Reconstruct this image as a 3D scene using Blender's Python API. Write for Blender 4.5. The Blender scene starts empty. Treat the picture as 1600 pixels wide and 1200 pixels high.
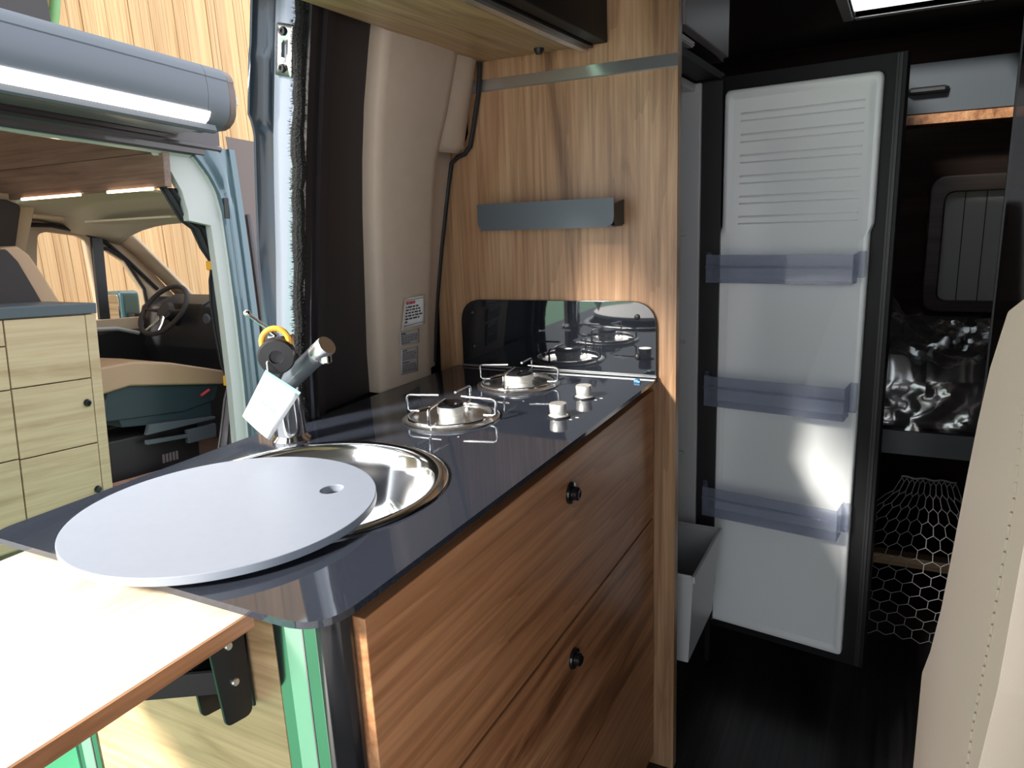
import bpy, bmesh, math, random
from mathutils import Matrix, Vector
random.seed(7)
S = bpy.context.scene
COL = S.collection

# ------------------------------------------------------------------ camera
cam_d = bpy.data.cameras.new('camera')
cam = bpy.data.objects.new('camera', cam_d); COL.objects.link(cam)
cam_d.sensor_width = 36.0
cam_d.lens = 1140.0 / 1600.0 * 36.0
cam_d.clip_start = 0.02
cam.matrix_world = Matrix((
    (0.46077022, 0.22586776, -0.85829748, 0.0),
    (-0.88638575, 0.06824796, -0.45788920, 0.0),
    (-0.04484536, 0.97176436, 0.23165259, 1.34),
    (0, 0, 0, 1)))
S.camera = cam

# ------------------------------------------------------------------ sky, sun, exposure
world = bpy.data.worlds.new('sky'); S.world = world
world.use_nodes = True
bg = world.node_tree.nodes['Background']
bg.inputs['Color'].default_value = (0.90, 0.95, 1.0, 1)
bg.inputs['Strength'].default_value = 2.8

def sun(name, direction, strength, angle, color):
    d = bpy.data.lights.new(name, 'SUN'); d.energy = strength; d.angle = math.radians(angle); d.color = color
    o = bpy.data.objects.new(name, d); COL.objects.link(o)
    o.rotation_euler = Vector(direction).to_track_quat('-Z', 'Y').to_euler()
    return o
sun('sun', (0.80, -0.36, -0.51), 12.0, 9.0, (1.0, 0.95, 0.87))

S.view_settings.view_transform = 'Standard'
S.view_settings.look = 'None'
S.view_settings.exposure = 0.0
S.view_settings.gamma = 1.0
S.view_settings.use_curve_mapping = False
S.cycles.use_denoising = True
S.cycles.max_bounces = 10
S.cycles.transparent_max_bounces = 16
S.cycles.sample_clamp_indirect = 6.0

# ------------------------------------------------------------------ materials
def new_mat(name):
    m = bpy.data.materials.new(name); m.use_nodes = True
    nt = m.node_tree
    return m, nt, nt.nodes['Principled BSDF']

def plain(name, rgb, rough=0.5, metal=0.0, noise=0.0, nscale=40.0, bump=0.0, coat=0.0, spec=0.5):
    m, nt, b = new_mat(name)
    b.inputs['Base Color'].default_value = (*rgb, 1)
    b.inputs['Roughness'].default_value = rough
    b.inputs['Metallic'].default_value = metal
    b.inputs['Coat Weight'].default_value = coat
    b.inputs['Specular IOR Level'].default_value = spec
    if noise or bump:
        tc = nt.nodes.new('ShaderNodeTexCoord')
        n = nt.nodes.new('ShaderNodeTexNoise'); n.inputs['Scale'].default_value = nscale; n.inputs['Detail'].default_value = 4
        nt.links.new(tc.outputs['Object'], n.inputs['Vector'])
        if noise:
            r = nt.nodes.new('ShaderNodeValToRGB')
            r.color_ramp.elements[0].color = (*[c * (1 - noise) for c in rgb], 1)
            r.color_ramp.elements[1].color = (*[min(1, c * (1 + noise)) for c in rgb], 1)
            r.color_ramp.elements[0].position = .3; r.color_ramp.elements[1].position = .7
            nt.links.new(n.outputs['Fac'], r.inputs['Fac']); nt.links.new(r.outputs['Color'], b.inputs['Base Color'])
        if bump:
            bp = nt.nodes.new('ShaderNodeBump'); bp.inputs['Strength'].default_value = bump; bp.inputs['Distance'].default_value = .008 if bump > .8 else .004
            nt.links.new(n.outputs['Fac'], bp.inputs['Height']); nt.links.new(bp.outputs['Normal'], b.inputs['Normal'])
    return m

def wood(name, dark, mid, light, axis, scale=1.0, rough=0.4, fine=0.25, rnd=0.0, bump=0.05, ring=0.0):
    """streaky wood, grain along axis 0/1/2 of the object's own coordinates"""
    m, nt, b = new_mat(name); N = nt.nodes; L = nt.links
    tc = N.new('ShaderNodeTexCoord')
    mp = N.new('ShaderNodeMapping'); L.new(tc.outputs['Object'], mp.inputs['Vector'])
    sc = [9.0 * scale] * 3; sc[axis] = 0.9 * scale
    mp.inputs['Scale'].default_value = sc
    src = mp.outputs['Vector']
    if rnd:
        oi = N.new('ShaderNodeObjectInfo'); ad = N.new('ShaderNodeVectorMath'); ad.operation = 'SCALE'
        cb = N.new('ShaderNodeCombineXYZ')
        for k in range(3): L.new(oi.outputs['Random'], cb.inputs[k])
        L.new(cb.outputs[0], ad.inputs[0]); ad.inputs['Scale'].default_value = 37.0
        a2 = N.new('ShaderNodeVectorMath'); a2.operation = 'ADD'
        L.new(src, a2.inputs[0]); L.new(ad.outputs[0], a2.inputs[1]); src = a2.outputs[0]
    n1 = N.new('ShaderNodeTexNoise'); n1.inputs['Scale'].default_value = 1.0; n1.inputs['Detail'].default_value = 5
    n1.inputs['Roughness'].default_value = .6; n1.inputs['Distortion'].default_value = 1.2
    L.new(src, n1.inputs['Vector'])
    r1 = N.new('ShaderNodeValToRGB'); e = r1.color_ramp.elements
    e[0].position = .31; e[0].color = (*dark, 1); e[1].position = .74; e[1].color = (*light, 1)
    x = e.new(.46); x.color = (*mid, 1)
    L.new(n1.outputs['Fac'], r1.inputs['Fac'])
    mp2 = N.new('ShaderNodeMapping'); s2 = [110.0 * scale] * 3; s2[axis] = 2.5 * scale; mp2.inputs['Scale'].default_value = s2
    L.new(tc.outputs['Object'], mp2.inputs['Vector'])
    n2 = N.new('ShaderNodeTexNoise'); n2.inputs['Scale'].default_value = 1.0; n2.inputs['Detail'].default_value = 3
    L.new(mp2.outputs['Vector'], n2.inputs['Vector'])
    r2 = N.new('ShaderNodeValToRGB'); r2.color_ramp.elements[0].position = .35; r2.color_ramp.elements[1].position = .6
    r2.color_ramp.elements[0].color = (1 - fine, 1 - fine * 1.1, 1 - fine * 1.2, 1); r2.color_ramp.elements[1].color = (1, 1, 1, 1)
    L.new(n2.outputs['Fac'], r2.inputs['Fac'])
    mx = N.new('ShaderNodeMix'); mx.data_type = 'RGBA'; mx.blend_type = 'MULTIPLY'; mx.inputs['Factor'].default_value = 1.0
    L.new(r1.outputs['Color'], mx.inputs[6]); L.new(r2.outputs['Color'], mx.inputs[7])
    out = mx.outputs[2]
    if ring:
        mp3 = N.new('ShaderNodeMapping'); s3 = [1.0] * 3; s3[axis] = .10; mp3.inputs['Scale'].default_value = s3
        L.new(tc.outputs['Object'], mp3.inputs['Vector'])
        wv = N.new('ShaderNodeTexWave'); wv.wave_type = 'BANDS'; wv.bands_direction = 'DIAGONAL'; wv.wave_profile = 'SAW'
        wv.inputs['Scale'].default_value = 11.0; wv.inputs['Distortion'].default_value = 9.0; wv.inputs['Detail'].default_value = 3.0; wv.inputs['Detail Scale'].default_value = 1.3
        L.new(mp3.outputs['Vector'], wv.inputs['Vector'])
        r3 = N.new('ShaderNodeValToRGB'); r3.color_ramp.elements[0].position = .0; r3.color_ramp.elements[1].position = .75
        r3.color_ramp.elements[0].color = (1 - ring, 1 - ring * 1.1, 1 - ring * 1.2, 1); r3.color_ramp.elements[1].color = (1, 1, 1, 1)
        L.new(wv.outputs['Fac'], r3.inputs['Fac'])
        m3 = N.new('ShaderNodeMix'); m3.data_type = 'RGBA'; m3.blend_type = 'MULTIPLY'; m3.inputs['Factor'].default_value = 1.0
        L.new(out, m3.inputs[6]); L.new(r3.outputs['Color'], m3.inputs[7]); out = m3.outputs[2]
    if rnd:
        mr = N.new('ShaderNodeMapRange'); mr.inputs['To Min'].default_value = 1 - rnd; mr.inputs['To Max'].default_value = 1 + rnd
        L.new(oi.outputs['Random'], mr.inputs['Value'])
        hs = N.new('ShaderNodeHueSaturation'); L.new(mr.outputs[0], hs.inputs['Value']); L.new(out, hs.inputs['Color']); out = hs.outputs['Color']
    L.new(out, b.inputs['Base Color'])
    b.inputs['Roughness'].default_value = rough
    if bump:
        bp = N.new('ShaderNodeBump'); bp.inputs['Strength'].default_value = bump; bp.inputs['Distance'].default_value = .002
        L.new(n2.outputs['Fac'], bp.inputs['Height']); L.new(bp.outputs['Normal'], b.inputs['Normal'])
    return m

def emit(name, rgb, s):
    m, nt, b = new_mat(name)
    b.inputs['Base Color'].default_value = (*rgb, 1)
    b.inputs['Emission Color'].default_value = (*rgb, 1); b.inputs['Emission Strength'].default_value = s
    return m

def tinted(name, tint, body, mixf, rough=.06, metal=0.0):
    """clear coloured plastic or film: part see-through, part glossy"""
    m, nt, b = new_mat(name); N = nt.nodes; L = nt.links
    b.inputs['Base Color'].default_value = (*body, 1); b.inputs['Roughness'].default_value = rough; b.inputs['Metallic'].default_value = metal
    t = N.new('ShaderNodeBsdfTransparent'); t.inputs['Color'].default_value = (*tint, 1)
    mx = N.new('ShaderNodeMixShader'); mx.inputs['Fac'].default_value = mixf
    L.new(t.outputs[0], mx.inputs[1]); L.new(b.outputs[0], mx.inputs[2])
    L.new(mx.outputs[0], N['Material Output'].inputs['Surface'])
    return m

def backlit(name, rgb, t):
    m, nt, b = new_mat(name); b.inputs['Base Color'].default_value = (*rgb, 1); b.inputs['Roughness'].default_value = .8
    tr = nt.nodes.new('ShaderNodeBsdfTranslucent'); tr.inputs['Color'].default_value = (*rgb, 1)
    mx = nt.nodes.new('ShaderNodeMixShader'); mx.inputs['Fac'].default_value = t
    nt.links.new(b.outputs[0], mx.inputs[1]); nt.links.new(tr.outputs[0], mx.inputs[2])
    nt.links.new(mx.outputs[0], nt.nodes['Material Output'].inputs['Surface'])
    return m

WD, WM, WL = (.18, .068, .028), (.47, .215, .10), (.60, .32, .17)
M = dict(
    walnut_z=wood('walnut_upright', (.20, .10, .05), (.42, .24, .13), (.56, .36, .21), 2, 1.0, .38, .30, ring=.18),
    walnut_x=wood('walnut_lengthwise', WD, WM, WL, 0, 1.0, .34, ring=.20),
    oak_x=wood('oak_lengthwise', (.20, .12, .055), (.44, .30, .155), (.56, .41, .24), 0, 1.0, .4, ring=.18),
    oak_y=wood('oak_crosswise', (.26, .15, .07), (.52, .35, .19), (.64, .46, .28), 1, 1.0, .4),
    pale_oak_x=wood('pale_oak_lengthwise', (.38, .265, .16), (.48, .355, .225), (.53, .41, .27), 0, .8, .45, .12),
    pale_table=wood('overexposed_oak', (.70, .54, .36), (.84, .70, .52), (.88, .76, .60), 0, 1.0, .35, .12),  # table oak, whitened in its colour to stand for overexposed sunlight
    brown_y=wood('brown_wood_crosswise', (.10, .055, .04), (.19, .11, .085), (.27, .17, .13), 1, .8, .4),
    plank=wood('spruce_plank', (.40, .20, .075), (.60, .36, .16), (.70, .48, .25), 2, .55, .5, .14, rnd=.14),
    floor=wood('black_floor_wood', (.008, .008, .009), (.020, .020, .021), (.055, .054, .056), 0, .7, .30, .5),
    black=plain('black_plastic', (.012, .012, .014), .45),
    black_gloss=plain('black_gloss', (.010, .010, .012), .12),
    black_metal=plain('black_steel', (.015, .015, .017), .35, .3),
    black_felt=plain('black_pile_seal', (.010, .010, .011), .95, bump=.9, nscale=300),
    glass_top=plain('black_glass', (.026, .030, .042), .04, spec=.75, noise=.15, nscale=200),
    splash=plain('black_mirror_glass', (.010, .012, .016), .03, spec=1.0),
    chrome=plain('polished_steel', (.88, .88, .89), .11, 1.0),
    steel=plain('brushed_steel', (.85, .85, .84), .26, 1.0),
    satin=plain('satin_chrome', (.86, .85, .82), .38, .75),
    alu=plain('aluminium', (.70, .71, .71), .28, .9),
    mirror_post=plain('polished_post', (.30, .36, .33), .10, 1.0),
    lid=plain('grey_laminate', (.235, .262, .32), .42, noise=.015, nscale=60),
    shelf_grey=plain('anthracite_metal', (.085, .10, .118), .45, .2),
    cream=plain('cream_plastic', (.56, .46, .37), .55, noise=.03, nscale=30),
    cream_leather=plain('cream_smooth_leather', (.74, .59, .51), .5, bump=.06, nscale=220),
    cream_grain=plain('cream_pebbled_leather', (.52, .45, .38), .55, bump=1.0, nscale=180),
    thread=plain('beige_thread', (.50, .41, .35), .8),
    dark_trim=plain('dark_screen_cassette', (.022, .018, .020), .5),
    paint=plain('blue_grey_paint', (.20, .225, .28), .22, .35, coat=.6),
    paint_dark=plain('dark_rubber_paint', (.03, .045, .065), .18, .2, coat=.5),
    white_plastic=plain('white_plastic', (.80, .83, .84), .32),
    grey_plastic=plain('grey_white_plastic', (.52, .53, .55), .4),
    fridge_liner=plain('fridge_liner', (.55, .55, .56), .4),
    dark_frame=plain('dark_fridge_frame', (.005, .005, .006), .55, spec=.3),
    ceiling=plain('dark_ceiling_felt', (.050, .042, .038), .9, noise=.1),
    mauve=plain('grey_mauve_front', (.16, .14, .145), .4),
    slate=plain('slate_front', (.055, .064, .077), .45),
    brown_dark=wood('dark_brown_panel', (.032, .020, .017), (.055, .037, .031), (.085, .058, .049), 1, .8, .4),
    blind=backlit('grey_blind', (.42, .42, .40), .10),
    mattress=plain('dark_mattress', (.05, .043, .050), .8, noise=.2),
    shelf_plastic=tinted('smoky_blue_plastic', (.82, .84, .90), (.42, .45, .55), .24, .05),
    film=tinted('clear_film', (.93, .94, .94), (.92, .94, .94), .22, .16, metal=1.0),
    smoked_glass=tinted('smoked_glass', (.42, .37, .36), (.012, .010, .010), .35, .05),
    clear_glass=tinted('clear_glass', (.97, .98, .98), (.9, .9, .9), .03, .03),
    net=plain('grey_net_cord', (.16, .16, .16), .8),
    green=plain('green_ground', (.045, .28, .13), .75, noise=.08, nscale=3),
    concrete=plain('grey_concrete', (.36, .34, .32), .8, noise=.1, nscale=2),
    green_tube=plain('green_tube', (.15, .32, .12), .5),
    paper=plain('white_paper', (.85, .87, .88), .6),
    grey_label=plain('grey_label', (.42, .41, .41), .5),
    ink=plain('black_ink', (.05, .05, .055), .7),
    red_ink=plain('red_ink', (.55, .05, .06), .7),
    cyan_ink=plain('pale_cyan_ink', (.25, .66, .68), .7),
    yellow=plain('yellow_rubber', (.85, .42, .05), .45),
    blue_plastic=plain('blue_plastic', (.10, .28, .55), .3),
    led=emit('led_light', (1.0, .93, .84), 14.0),
    led_warm=emit('warm_led_light', (1.0, .80, .52), 9.0),
    daylight_hatch=tinted('hatch_pane', (.9, .92, .92), (.8, .8, .8), .25, .3),
    awning=plain('grey_awning_metal', (.10, .112, .135), .42, .2),
    van_paint=plain('mauve_grey_paint', (.10, .062, .052), .30, .1, coat=.3),
    van_shade_paint=plain('shaded_van_paint', (.045, .030, .034), .25, .1, coat=.4),  # darker copy of the body paint; the header's shade is in the colour
    van_pillar=plain('teal_grey_paint', (.085, .135, .165), .25, .3, coat=.6),
    mint=plain('mint_grey_jamb', (.47, .48, .47), .5),
    beige=plain('beige_trim', (.50, .38, .26), .7),
    headliner=plain('beige_headliner', (.55, .50, .38), .9),
    tan=plain('tan_leather', (.42, .27, .17), .5, bump=.1, nscale=120),
    seat_dark=plain('dark_seat_fabric', (.035, .028, .027), .8, bump=.2, nscale=200),
    teal_dark=plain('dark_teal_plastic', (.018, .035, .045), .5),
    curtain=plain('dark_curtain', (.030, .028, .032), .9),
    curtain_grey=plain('grey_curtain', (.16, .135, .15), .9),
    mirror_case=plain('teal_mirror_case', (.06, .15, .17), .25, coat=.5),
    mirror_glass=plain('mirror_glass', (.85, .88, .9), .02, 1.0),
)

# ------------------------------------------------------------------ mesh helpers
def box(bm, x0, x1, y0, y1, z0, z1):
    v = [bm.verts.new((x, y, z)) for x in (x0, x1) for y in (y0, y1) for z in (z0, z1)]
    for f in ((0, 1, 3, 2), (4, 6, 7, 5), (0, 4, 5, 1), (2, 3, 7, 6), (0, 2, 6, 4), (1, 5, 7, 3)):
        bm.faces.new([v[i] for i in f])

def prism(bm, pts, fa, fb):
    """closed outline pts -> solid between fa(p) and fb(p)"""
    a = [bm.verts.new(fa(p)) for p in pts]; b = [bm.verts.new(fb(p)) for p in pts]
    n = len(pts)
    bm.faces.new(a[::-1]); bm.faces.new(b)
    for i in range(n):
        bm.faces.new((a[i], a[(i + 1) % n], b[(i + 1) % n], b[i]))

def prism_x(bm, pts, x0, x1): prism(bm, pts, lambda p: (x0, p[0], p[1]), lambda p: (x1, p[0], p[1]))
def prism_y(bm, pts, y0, y1): prism(bm, pts, lambda p: (p[0], y0, p[1]), lambda p: (p[0], y1, p[1]))
def prism_z(bm, pts, z0, z1): prism(bm, pts, lambda p: (p[0], p[1], z0), lambda p: (p[0], p[1], z1))

def lathe(bm, prof, mat=None, n=48, close=False):
    """prof [(r,z)] turned about z, placed by mat"""
    mat = mat or Matrix()
    rings = []
    for r, z in prof:
        if r < 1e-6: rings.append([bm.verts.new(mat @ Vector((0, 0, z)))])
        else: rings.append([bm.verts.new(mat @ Vector((r * math.cos(2 * math.pi * k / n), r * math.sin(2 * math.pi * k / n), z))) for k in range(n)])
    pairs = list(zip(rings, rings[1:])) + ([(rings[-1], rings[0])] if close else [])
    for a, b in pairs:
        for k in range(n):
            k2 = (k + 1) % n
            if len(a) == 1 and len(b) == 1: continue
            if len(a) == 1: bm.faces.new((a[0], b[k], b[k2]))
            elif len(b) == 1: bm.faces.new((a[k], b[0], a[k2]))
            else: bm.faces.new((a[k], a[k2], b[k2], b[k]))

def tube(bm, pts, r, n=10, closed=False):
    pts = [Vector(p) for p in pts]; m = len(pts); rings = []
    rr = r if isinstance(r, (list, tuple)) else [r] * m
    prev = None
    for i, p in enumerate(pts):
        if closed: t = pts[(i + 1) % m] - pts[i - 1]
        else: t = pts[min(i + 1, m - 1)] - pts[max(i - 1, 0)]
        t.normalize()
        if prev is None:
            u = t.orthogonal().normalized()
        else:
            u = (prev - t * prev.dot(t)).normalized()
        prev = u; w = t.cross(u)
        rings.append([bm.verts.new(p + (u * math.cos(2 * math.pi * k / n) + w * math.sin(2 * math.pi * k / n)) * rr[i]) for k in range(n)])
    for i in range(m if closed else m - 1):
        a, b = rings[i], rings[(i + 1) % m]
        for k in range(n): bm.faces.new((a[k], a[(k + 1) % n], b[(k + 1) % n], b[k]))
    if not closed:
        bm.faces.new(rings[0][::-1]); bm.faces.new(rings[-1])

def rounded(poly, rad, seg=6):
    """polygon with rounded corners; rad a number or one per corner"""
    n = len(poly); out = []
    for i in range(n):
        r = rad[i] if isinstance(rad, (list, tuple)) else rad
        p = Vector(poly[i]); a = Vector(poly[i - 1]) - p; b = Vector(poly[(i + 1) % n]) - p
        if r <= 0: out.append((p.x, p.y)); continue
        la, lb = a.length, b.length; a.normalize(); b.normalize()
        ang = a.angle(b); d = min(r / math.tan(ang / 2), la * .48, lb * .48); 
        p0 = p + a * d; p1 = p + b * d
        for k in range(seg + 1):
            t = k / seg
            q = p0 * (1 - t) ** 2 + p * 2 * t * (1 - t) + p1 * t ** 2
            out.append((q.x, q.y))
    return out

def frame_fill(bm, outer, holes, f):
    """flat face with holes; f maps 2D to 3D"""
    ed = []
    for loop in [outer] + holes:
        vs = [bm.verts.new(f(p)) for p in loop]
        ed += [bm.edges.new((vs[i], vs[(i + 1) % len(vs)])) for i in range(len(vs))]
    bmesh.ops.triangle_fill(bm, use_beauty=True, use_dissolve=False, edges=ed)

def sheet(bm, grid):
    """grid of 3D rows -> surface"""
    vs = [[bm.verts.new(p) for p in row] for row in grid]
    for i in range(len(vs) - 1):
        for j in range(len(vs[0]) - 1):
            bm.faces.new((vs[i][j], vs[i][j + 1], vs[i + 1][j + 1], vs[i + 1][j]))

def obj(name, bm, mat, parent=None, bevel=0.0, seg=2, smooth=35, solid=0.0, label=None):
    bmesh.ops.recalc_face_normals(bm, faces=bm.faces[:])
    me = bpy.data.meshes.new(name); bm.to_mesh(me); bm.free()
    me.materials.append(M[mat])
    if smooth:
        me.polygons.foreach_set('use_smooth', [True] * len(me.polygons))
        me.set_sharp_from_angle(angle=math.radians(smooth))
    o = bpy.data.objects.new(name, me); COL.objects.link(o)
    if parent: o.parent = parent
    if solid:
        s = o.modifiers.new('thickness', 'SOLIDIFY'); s.thickness = solid; s.offset = 0
    if bevel:
        b = o.modifiers.new('bevel', 'BEVEL'); b.width = bevel; b.segments = seg; b.limit_method = 'ANGLE'; b.angle_limit = math.radians(40); b.harden_normals = True
    if label: o['label'] = label
    return o

def tag(o, label, cat, group=None, kind=None):
    o['label'] = label; o['category'] = cat
    if group: o['group'] = group
    if kind: o['kind'] = kind
    return o

def empty(name, label, cat, loc=(0, 0, 0), group=None, kind=None):
    o = bpy.data.objects.new(name, None); COL.objects.link(o); o.location = loc
    o.empty_display_size = .05
    return tag(o, label, cat, group, kind)

def B(*boxes):
    bm = bmesh.new()
    for b in boxes: box(bm, *b)
    return bm

# ------------------------------------------------------------------ our van: shell
tag(obj('floor', B((-.9, 3.8, -.95, 1.10, -.11, -.06)), 'floor'), 'black wood-look vinyl floor of the camper aisle', 'floor', kind='structure')
bm = bmesh.new()
frame_fill(bm, [(-.9, -.95), (3.8, -.95), (3.8, 1.05), (-.9, 1.05)], [[(2.75, -.20), (3.23, -.20), (3.23, .21), (2.75, .21)]], lambda p: (p[0], p[1], 1.99))
tag(obj('ceiling', bm, 'ceiling', solid=.02), 'dark brown felt ceiling above the camper aisle', 'ceiling', kind='structure')
tag(obj('wall_right', B((.2, 3.8, -.99, -.95, -.06, 1.98)), 'brown_dark'), 'dark brown side wall behind the cream seat', 'wall', kind='structure')
tag(obj('wall_left', B((1.60, 3.8, 1.12, 1.16, -.05, 2.0)), 'dark_trim'), 'dark van side wall behind the pillar cover', 'wall', kind='structure')
tag(obj('trim_1', B((-.2, 1.1, .90, 1.06, 1.84, 1.985)), 'dark_trim', bevel=.02), 'dark header over the open sliding door', 'header', kind='structure')  # unseen header, blocks sky; shortened and raised to let sun reach the fridge door
tag(obj('trim_2', B((-2.2, -1.1, .98, 1.06, -.05, 1.99), (-2.2, -.9, -.95, .98, 1.98, 2.02)), 'dark_trim', bevel=.02), 'unseen dark cab side and roof lining added to block sun at the camper front', 'lining', kind='structure')  # out of view, added to keep direct sun off the cream seat

# rear wall with window
bm = bmesh.new()
win = rounded([(-.16, .87), (-.62, .87), (-.62, 1.33), (-.16, 1.33)], .04)
frame_fill(bm, [(-.95, -.06), (1.1, -.06), (1.1, 1.98), (-.95, 1.98)], [win], lambda p: (3.72, p[0], p[1]))
tag(obj('wall_rear', bm, 'brown_dark', solid=.03), 'dark brown rear wall behind the bed', 'wall', kind='structure')
w1 = empty('window_1', 'rear door window with grey pleated blind drawn down', 'window', (3.70, -.4, .87), kind='structure')
bm = bmesh.new()
frame_fill(bm, [(y + .4, z - .87) for y, z in rounded([(-.10, .82), (-.68, .82), (-.68, 1.40), (-.10, 1.40)], .07)], [[(y + .4, z - .87) for y, z in win]], lambda p: (-.01, p[0], p[1]))
obj('window_frame', bm, 'brown_dark', w1, solid=.03, bevel=.008)
slat = None
for k in range(6):
    y1 = -.155 + .4 - k * .078
    if slat is None:
        slat = obj('slat', B((.016, .020, -.0389, .0389, 0, .47)), 'blind', w1, bevel=.002)
        slat.location = (0, y1 - .039, -.005)
    else:
        c = slat.copy(); COL.objects.link(c); c.parent = w1; c.location = (0, y1 - .039, -.005)

for k in range(1, 6): obj('pleat_line', B((.012, .016, .245 - k * .078 - .0018, .245 - k * .078 + .0018, -.005, .465)), 'black', w1)
obj('pane', B((.03, .034, -.25, .26, -.02, .49)), 'clear_glass', w1)
# roof hatch
h = empty('roof_hatch', 'white framed roof hatch letting daylight in over the bed', 'roof hatch', (3.0, 0, 1.98))
bm = bmesh.new()
for b in ((-.29, .27, -.24, -.20, -.004, .03), (-.29, .27, .21, .25, -.004, .03), (-.29, -.25, -.20, .21, -.004, .03), (.23, .27, -.20, .21, -.004, .03)): box(bm, *b)
obj('hatch_frame', bm, 'white_plastic', h, bevel=.006)
obj('pane', B((-.25, .23, -.20, .21, .022, .028)), 'daylight_hatch', h)

# partition board behind the hob
pp = empty('partition_board', 'tall walnut board behind the hob at the end of the worktop', 'partition', (1.56, .7, 0))
bm = bmesh.new()
out = [(.42 - .7, -.06), (.42 - .7, 1.975), (.915 - .7, 1.975), (.918 - .7, 1.52), (.925 - .7, 1.505), (1.0 - .7, 1.49), (1.016 - .7, 1.46), (1.04 - .7, .95), (1.06 - .7, -.06)]
prism_x(bm, out, 0, .028)
obj('board', bm, 'walnut_z', pp)
bm = bmesh.new()
prism_y(bm, [(-.006, 1.608), (-.001, 1.632), (.0, 1.632), (.0, 1.606), (-.004, 1.606)], .419 - .7, .925 - .7)
obj('metal_strip', bm, 'alu', pp, label='brushed metal strip across the board')

# fly screen cassette, pillar cover, seal, door jamb
def skin(z): return 1.0 - .14 * max(0.0, (z - .96) / .71) ** 1.3
ZS = [.955, 1.05, 1.15, 1.25, 1.35, 1.45, 1.55, 1.65, 1.75, 1.82]
def lerp(z, tab):
    for (a, x), (b, y) in zip(tab, tab[1:]):
        if z <= b: return x + (y - x) * max(0, (z - a)) / (b - a)
    return tab[-1][1]
TL = [(.955, 1.26), (1.19, 1.237), (1.387, 1.205), (1.504, 1.191), (1.593, 1.185), (1.82, 1.183)]
TR = [(.955, 1.467), (1.244, 1.444), (1.441, 1.415), (1.488, 1.433), (1.612, 1.445), (1.82, 1.455)]
bm = bmesh.new(); g = []
for z in ZS:
    s = skin(z); l = lerp(z, TL); r = lerp(z, TR)
    st = .05 * (1 if 1.47 < z < 1.68 else 0)
    g.append([(l + .010, s + .10, z), (l + .002, s + .03, z), (l, s + .012, z), (l + .006, s + .002, z), (l + .02, s - .002, z), ((l + r) / 2, s - .006, z), (r - .03, s, z), (r - .008, s + .003, z), (r, s + .012, z), (r + .02, s + .030, z), (r + .05, s + .045, z), (1.555, s + (.055 if z < 1.47 else .08), z)])
sheet(bm, g)
o = tag(obj('pillar_cover', bm, 'cream', smooth=60), 'cream moulded pillar cover between the dark screen cassette and walnut board', 'pillar cover')
bm = bmesh.new(); g = []
for z in (1.475, 1.485, 1.50, 1.55, 1.60, 1.64, 1.68):
    s = skin(z); k = 0 if z > 1.48 else .02
    g.append([(1.40, s + .02, z), (1.45, s + .008 + k, z), (1.50, s + .006 + k, z), (1.535, s + .012 + k, z), (1.552, s + .03, z)])
sheet(bm, g)
o2 = obj('shoulder', bm, 'cream', o, smooth=60)
bm = bmesh.new()
tube(bm, [(1.550, skin(z) + d, z) for z, d in [(.966, .052), (1.1, .052), (1.25, .052), (1.40, .052), (1.455, .050), (1.468, .035), (1.474, .016), (1.49, .004), (1.54, .002), (1.60, .002), (1.64, .006), (1.668, .010)]], .0055, 8)
obj('edge_seal', bm, 'black', o, label='black rubber seal along the walnut board')
bm = bmesh.new(); g = []
for z in ZS:
    s = skin(z); l = lerp(z, [(.955, 1.021), (1.276, 1.017), (1.49, 1.003), (1.82, .990)]); r = lerp(z, TL) + .012
    w = r - l
    g.append([(l, s + .05, z), (l, s + .004, z), (l + .016, s + .004, z), (l + .018, s + .014, z), (l + .038, s + .014, z), (l + .040, s + .006, z), (l + .058, s + .006, z), (l + .060, s + .022, z), (l + w * .7, s + .03, z), (r, s + .04, z)])
sheet(bm, g)
tag(obj('screen_cassette', bm, 'dark_trim', smooth=30), 'dark fly screen cassette standing upright beside the door seal', 'screen cassette')
# pile seal (furry strip)
bm = bmesh.new()
pts = []
for k in range(46):
    z = .964 + k * (1.80 - .964) / 45
    pts.append((lerp(z, [(.955, 1.010), (1.277, .999), (1.489, .981), (1.68, .968), (1.82, .962)]) + random.uniform(-.002, .002), skin(z) + .002 + random.uniform(-.0015, .0015), z))
tube(bm, pts, [random.uniform(.009, .0125) for _ in pts], 9)
for k in range(2600):
    i = random.random() * 45; a = pts[int(i)]; z = .966 + i * (1.80 - .966) / 45
    th = random.uniform(0, 2 * math.pi); d = Vector((math.cos(th), math.sin(th), random.uniform(-.5, .5))).normalized()
    c = Vector((a[0], a[1], z)) + d * .010; side = d.orthogonal().normalized() * .0009
    tip = c + d * random.uniform(.003, .009)
    bm.faces.new((bm.verts.new(c - side), bm.verts.new(c + side), bm.verts.new(tip)))
tag(obj('door_seal', bm, 'black_felt'), 'fuzzy black pile seal running up the door jamb', 'door seal')
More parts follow.
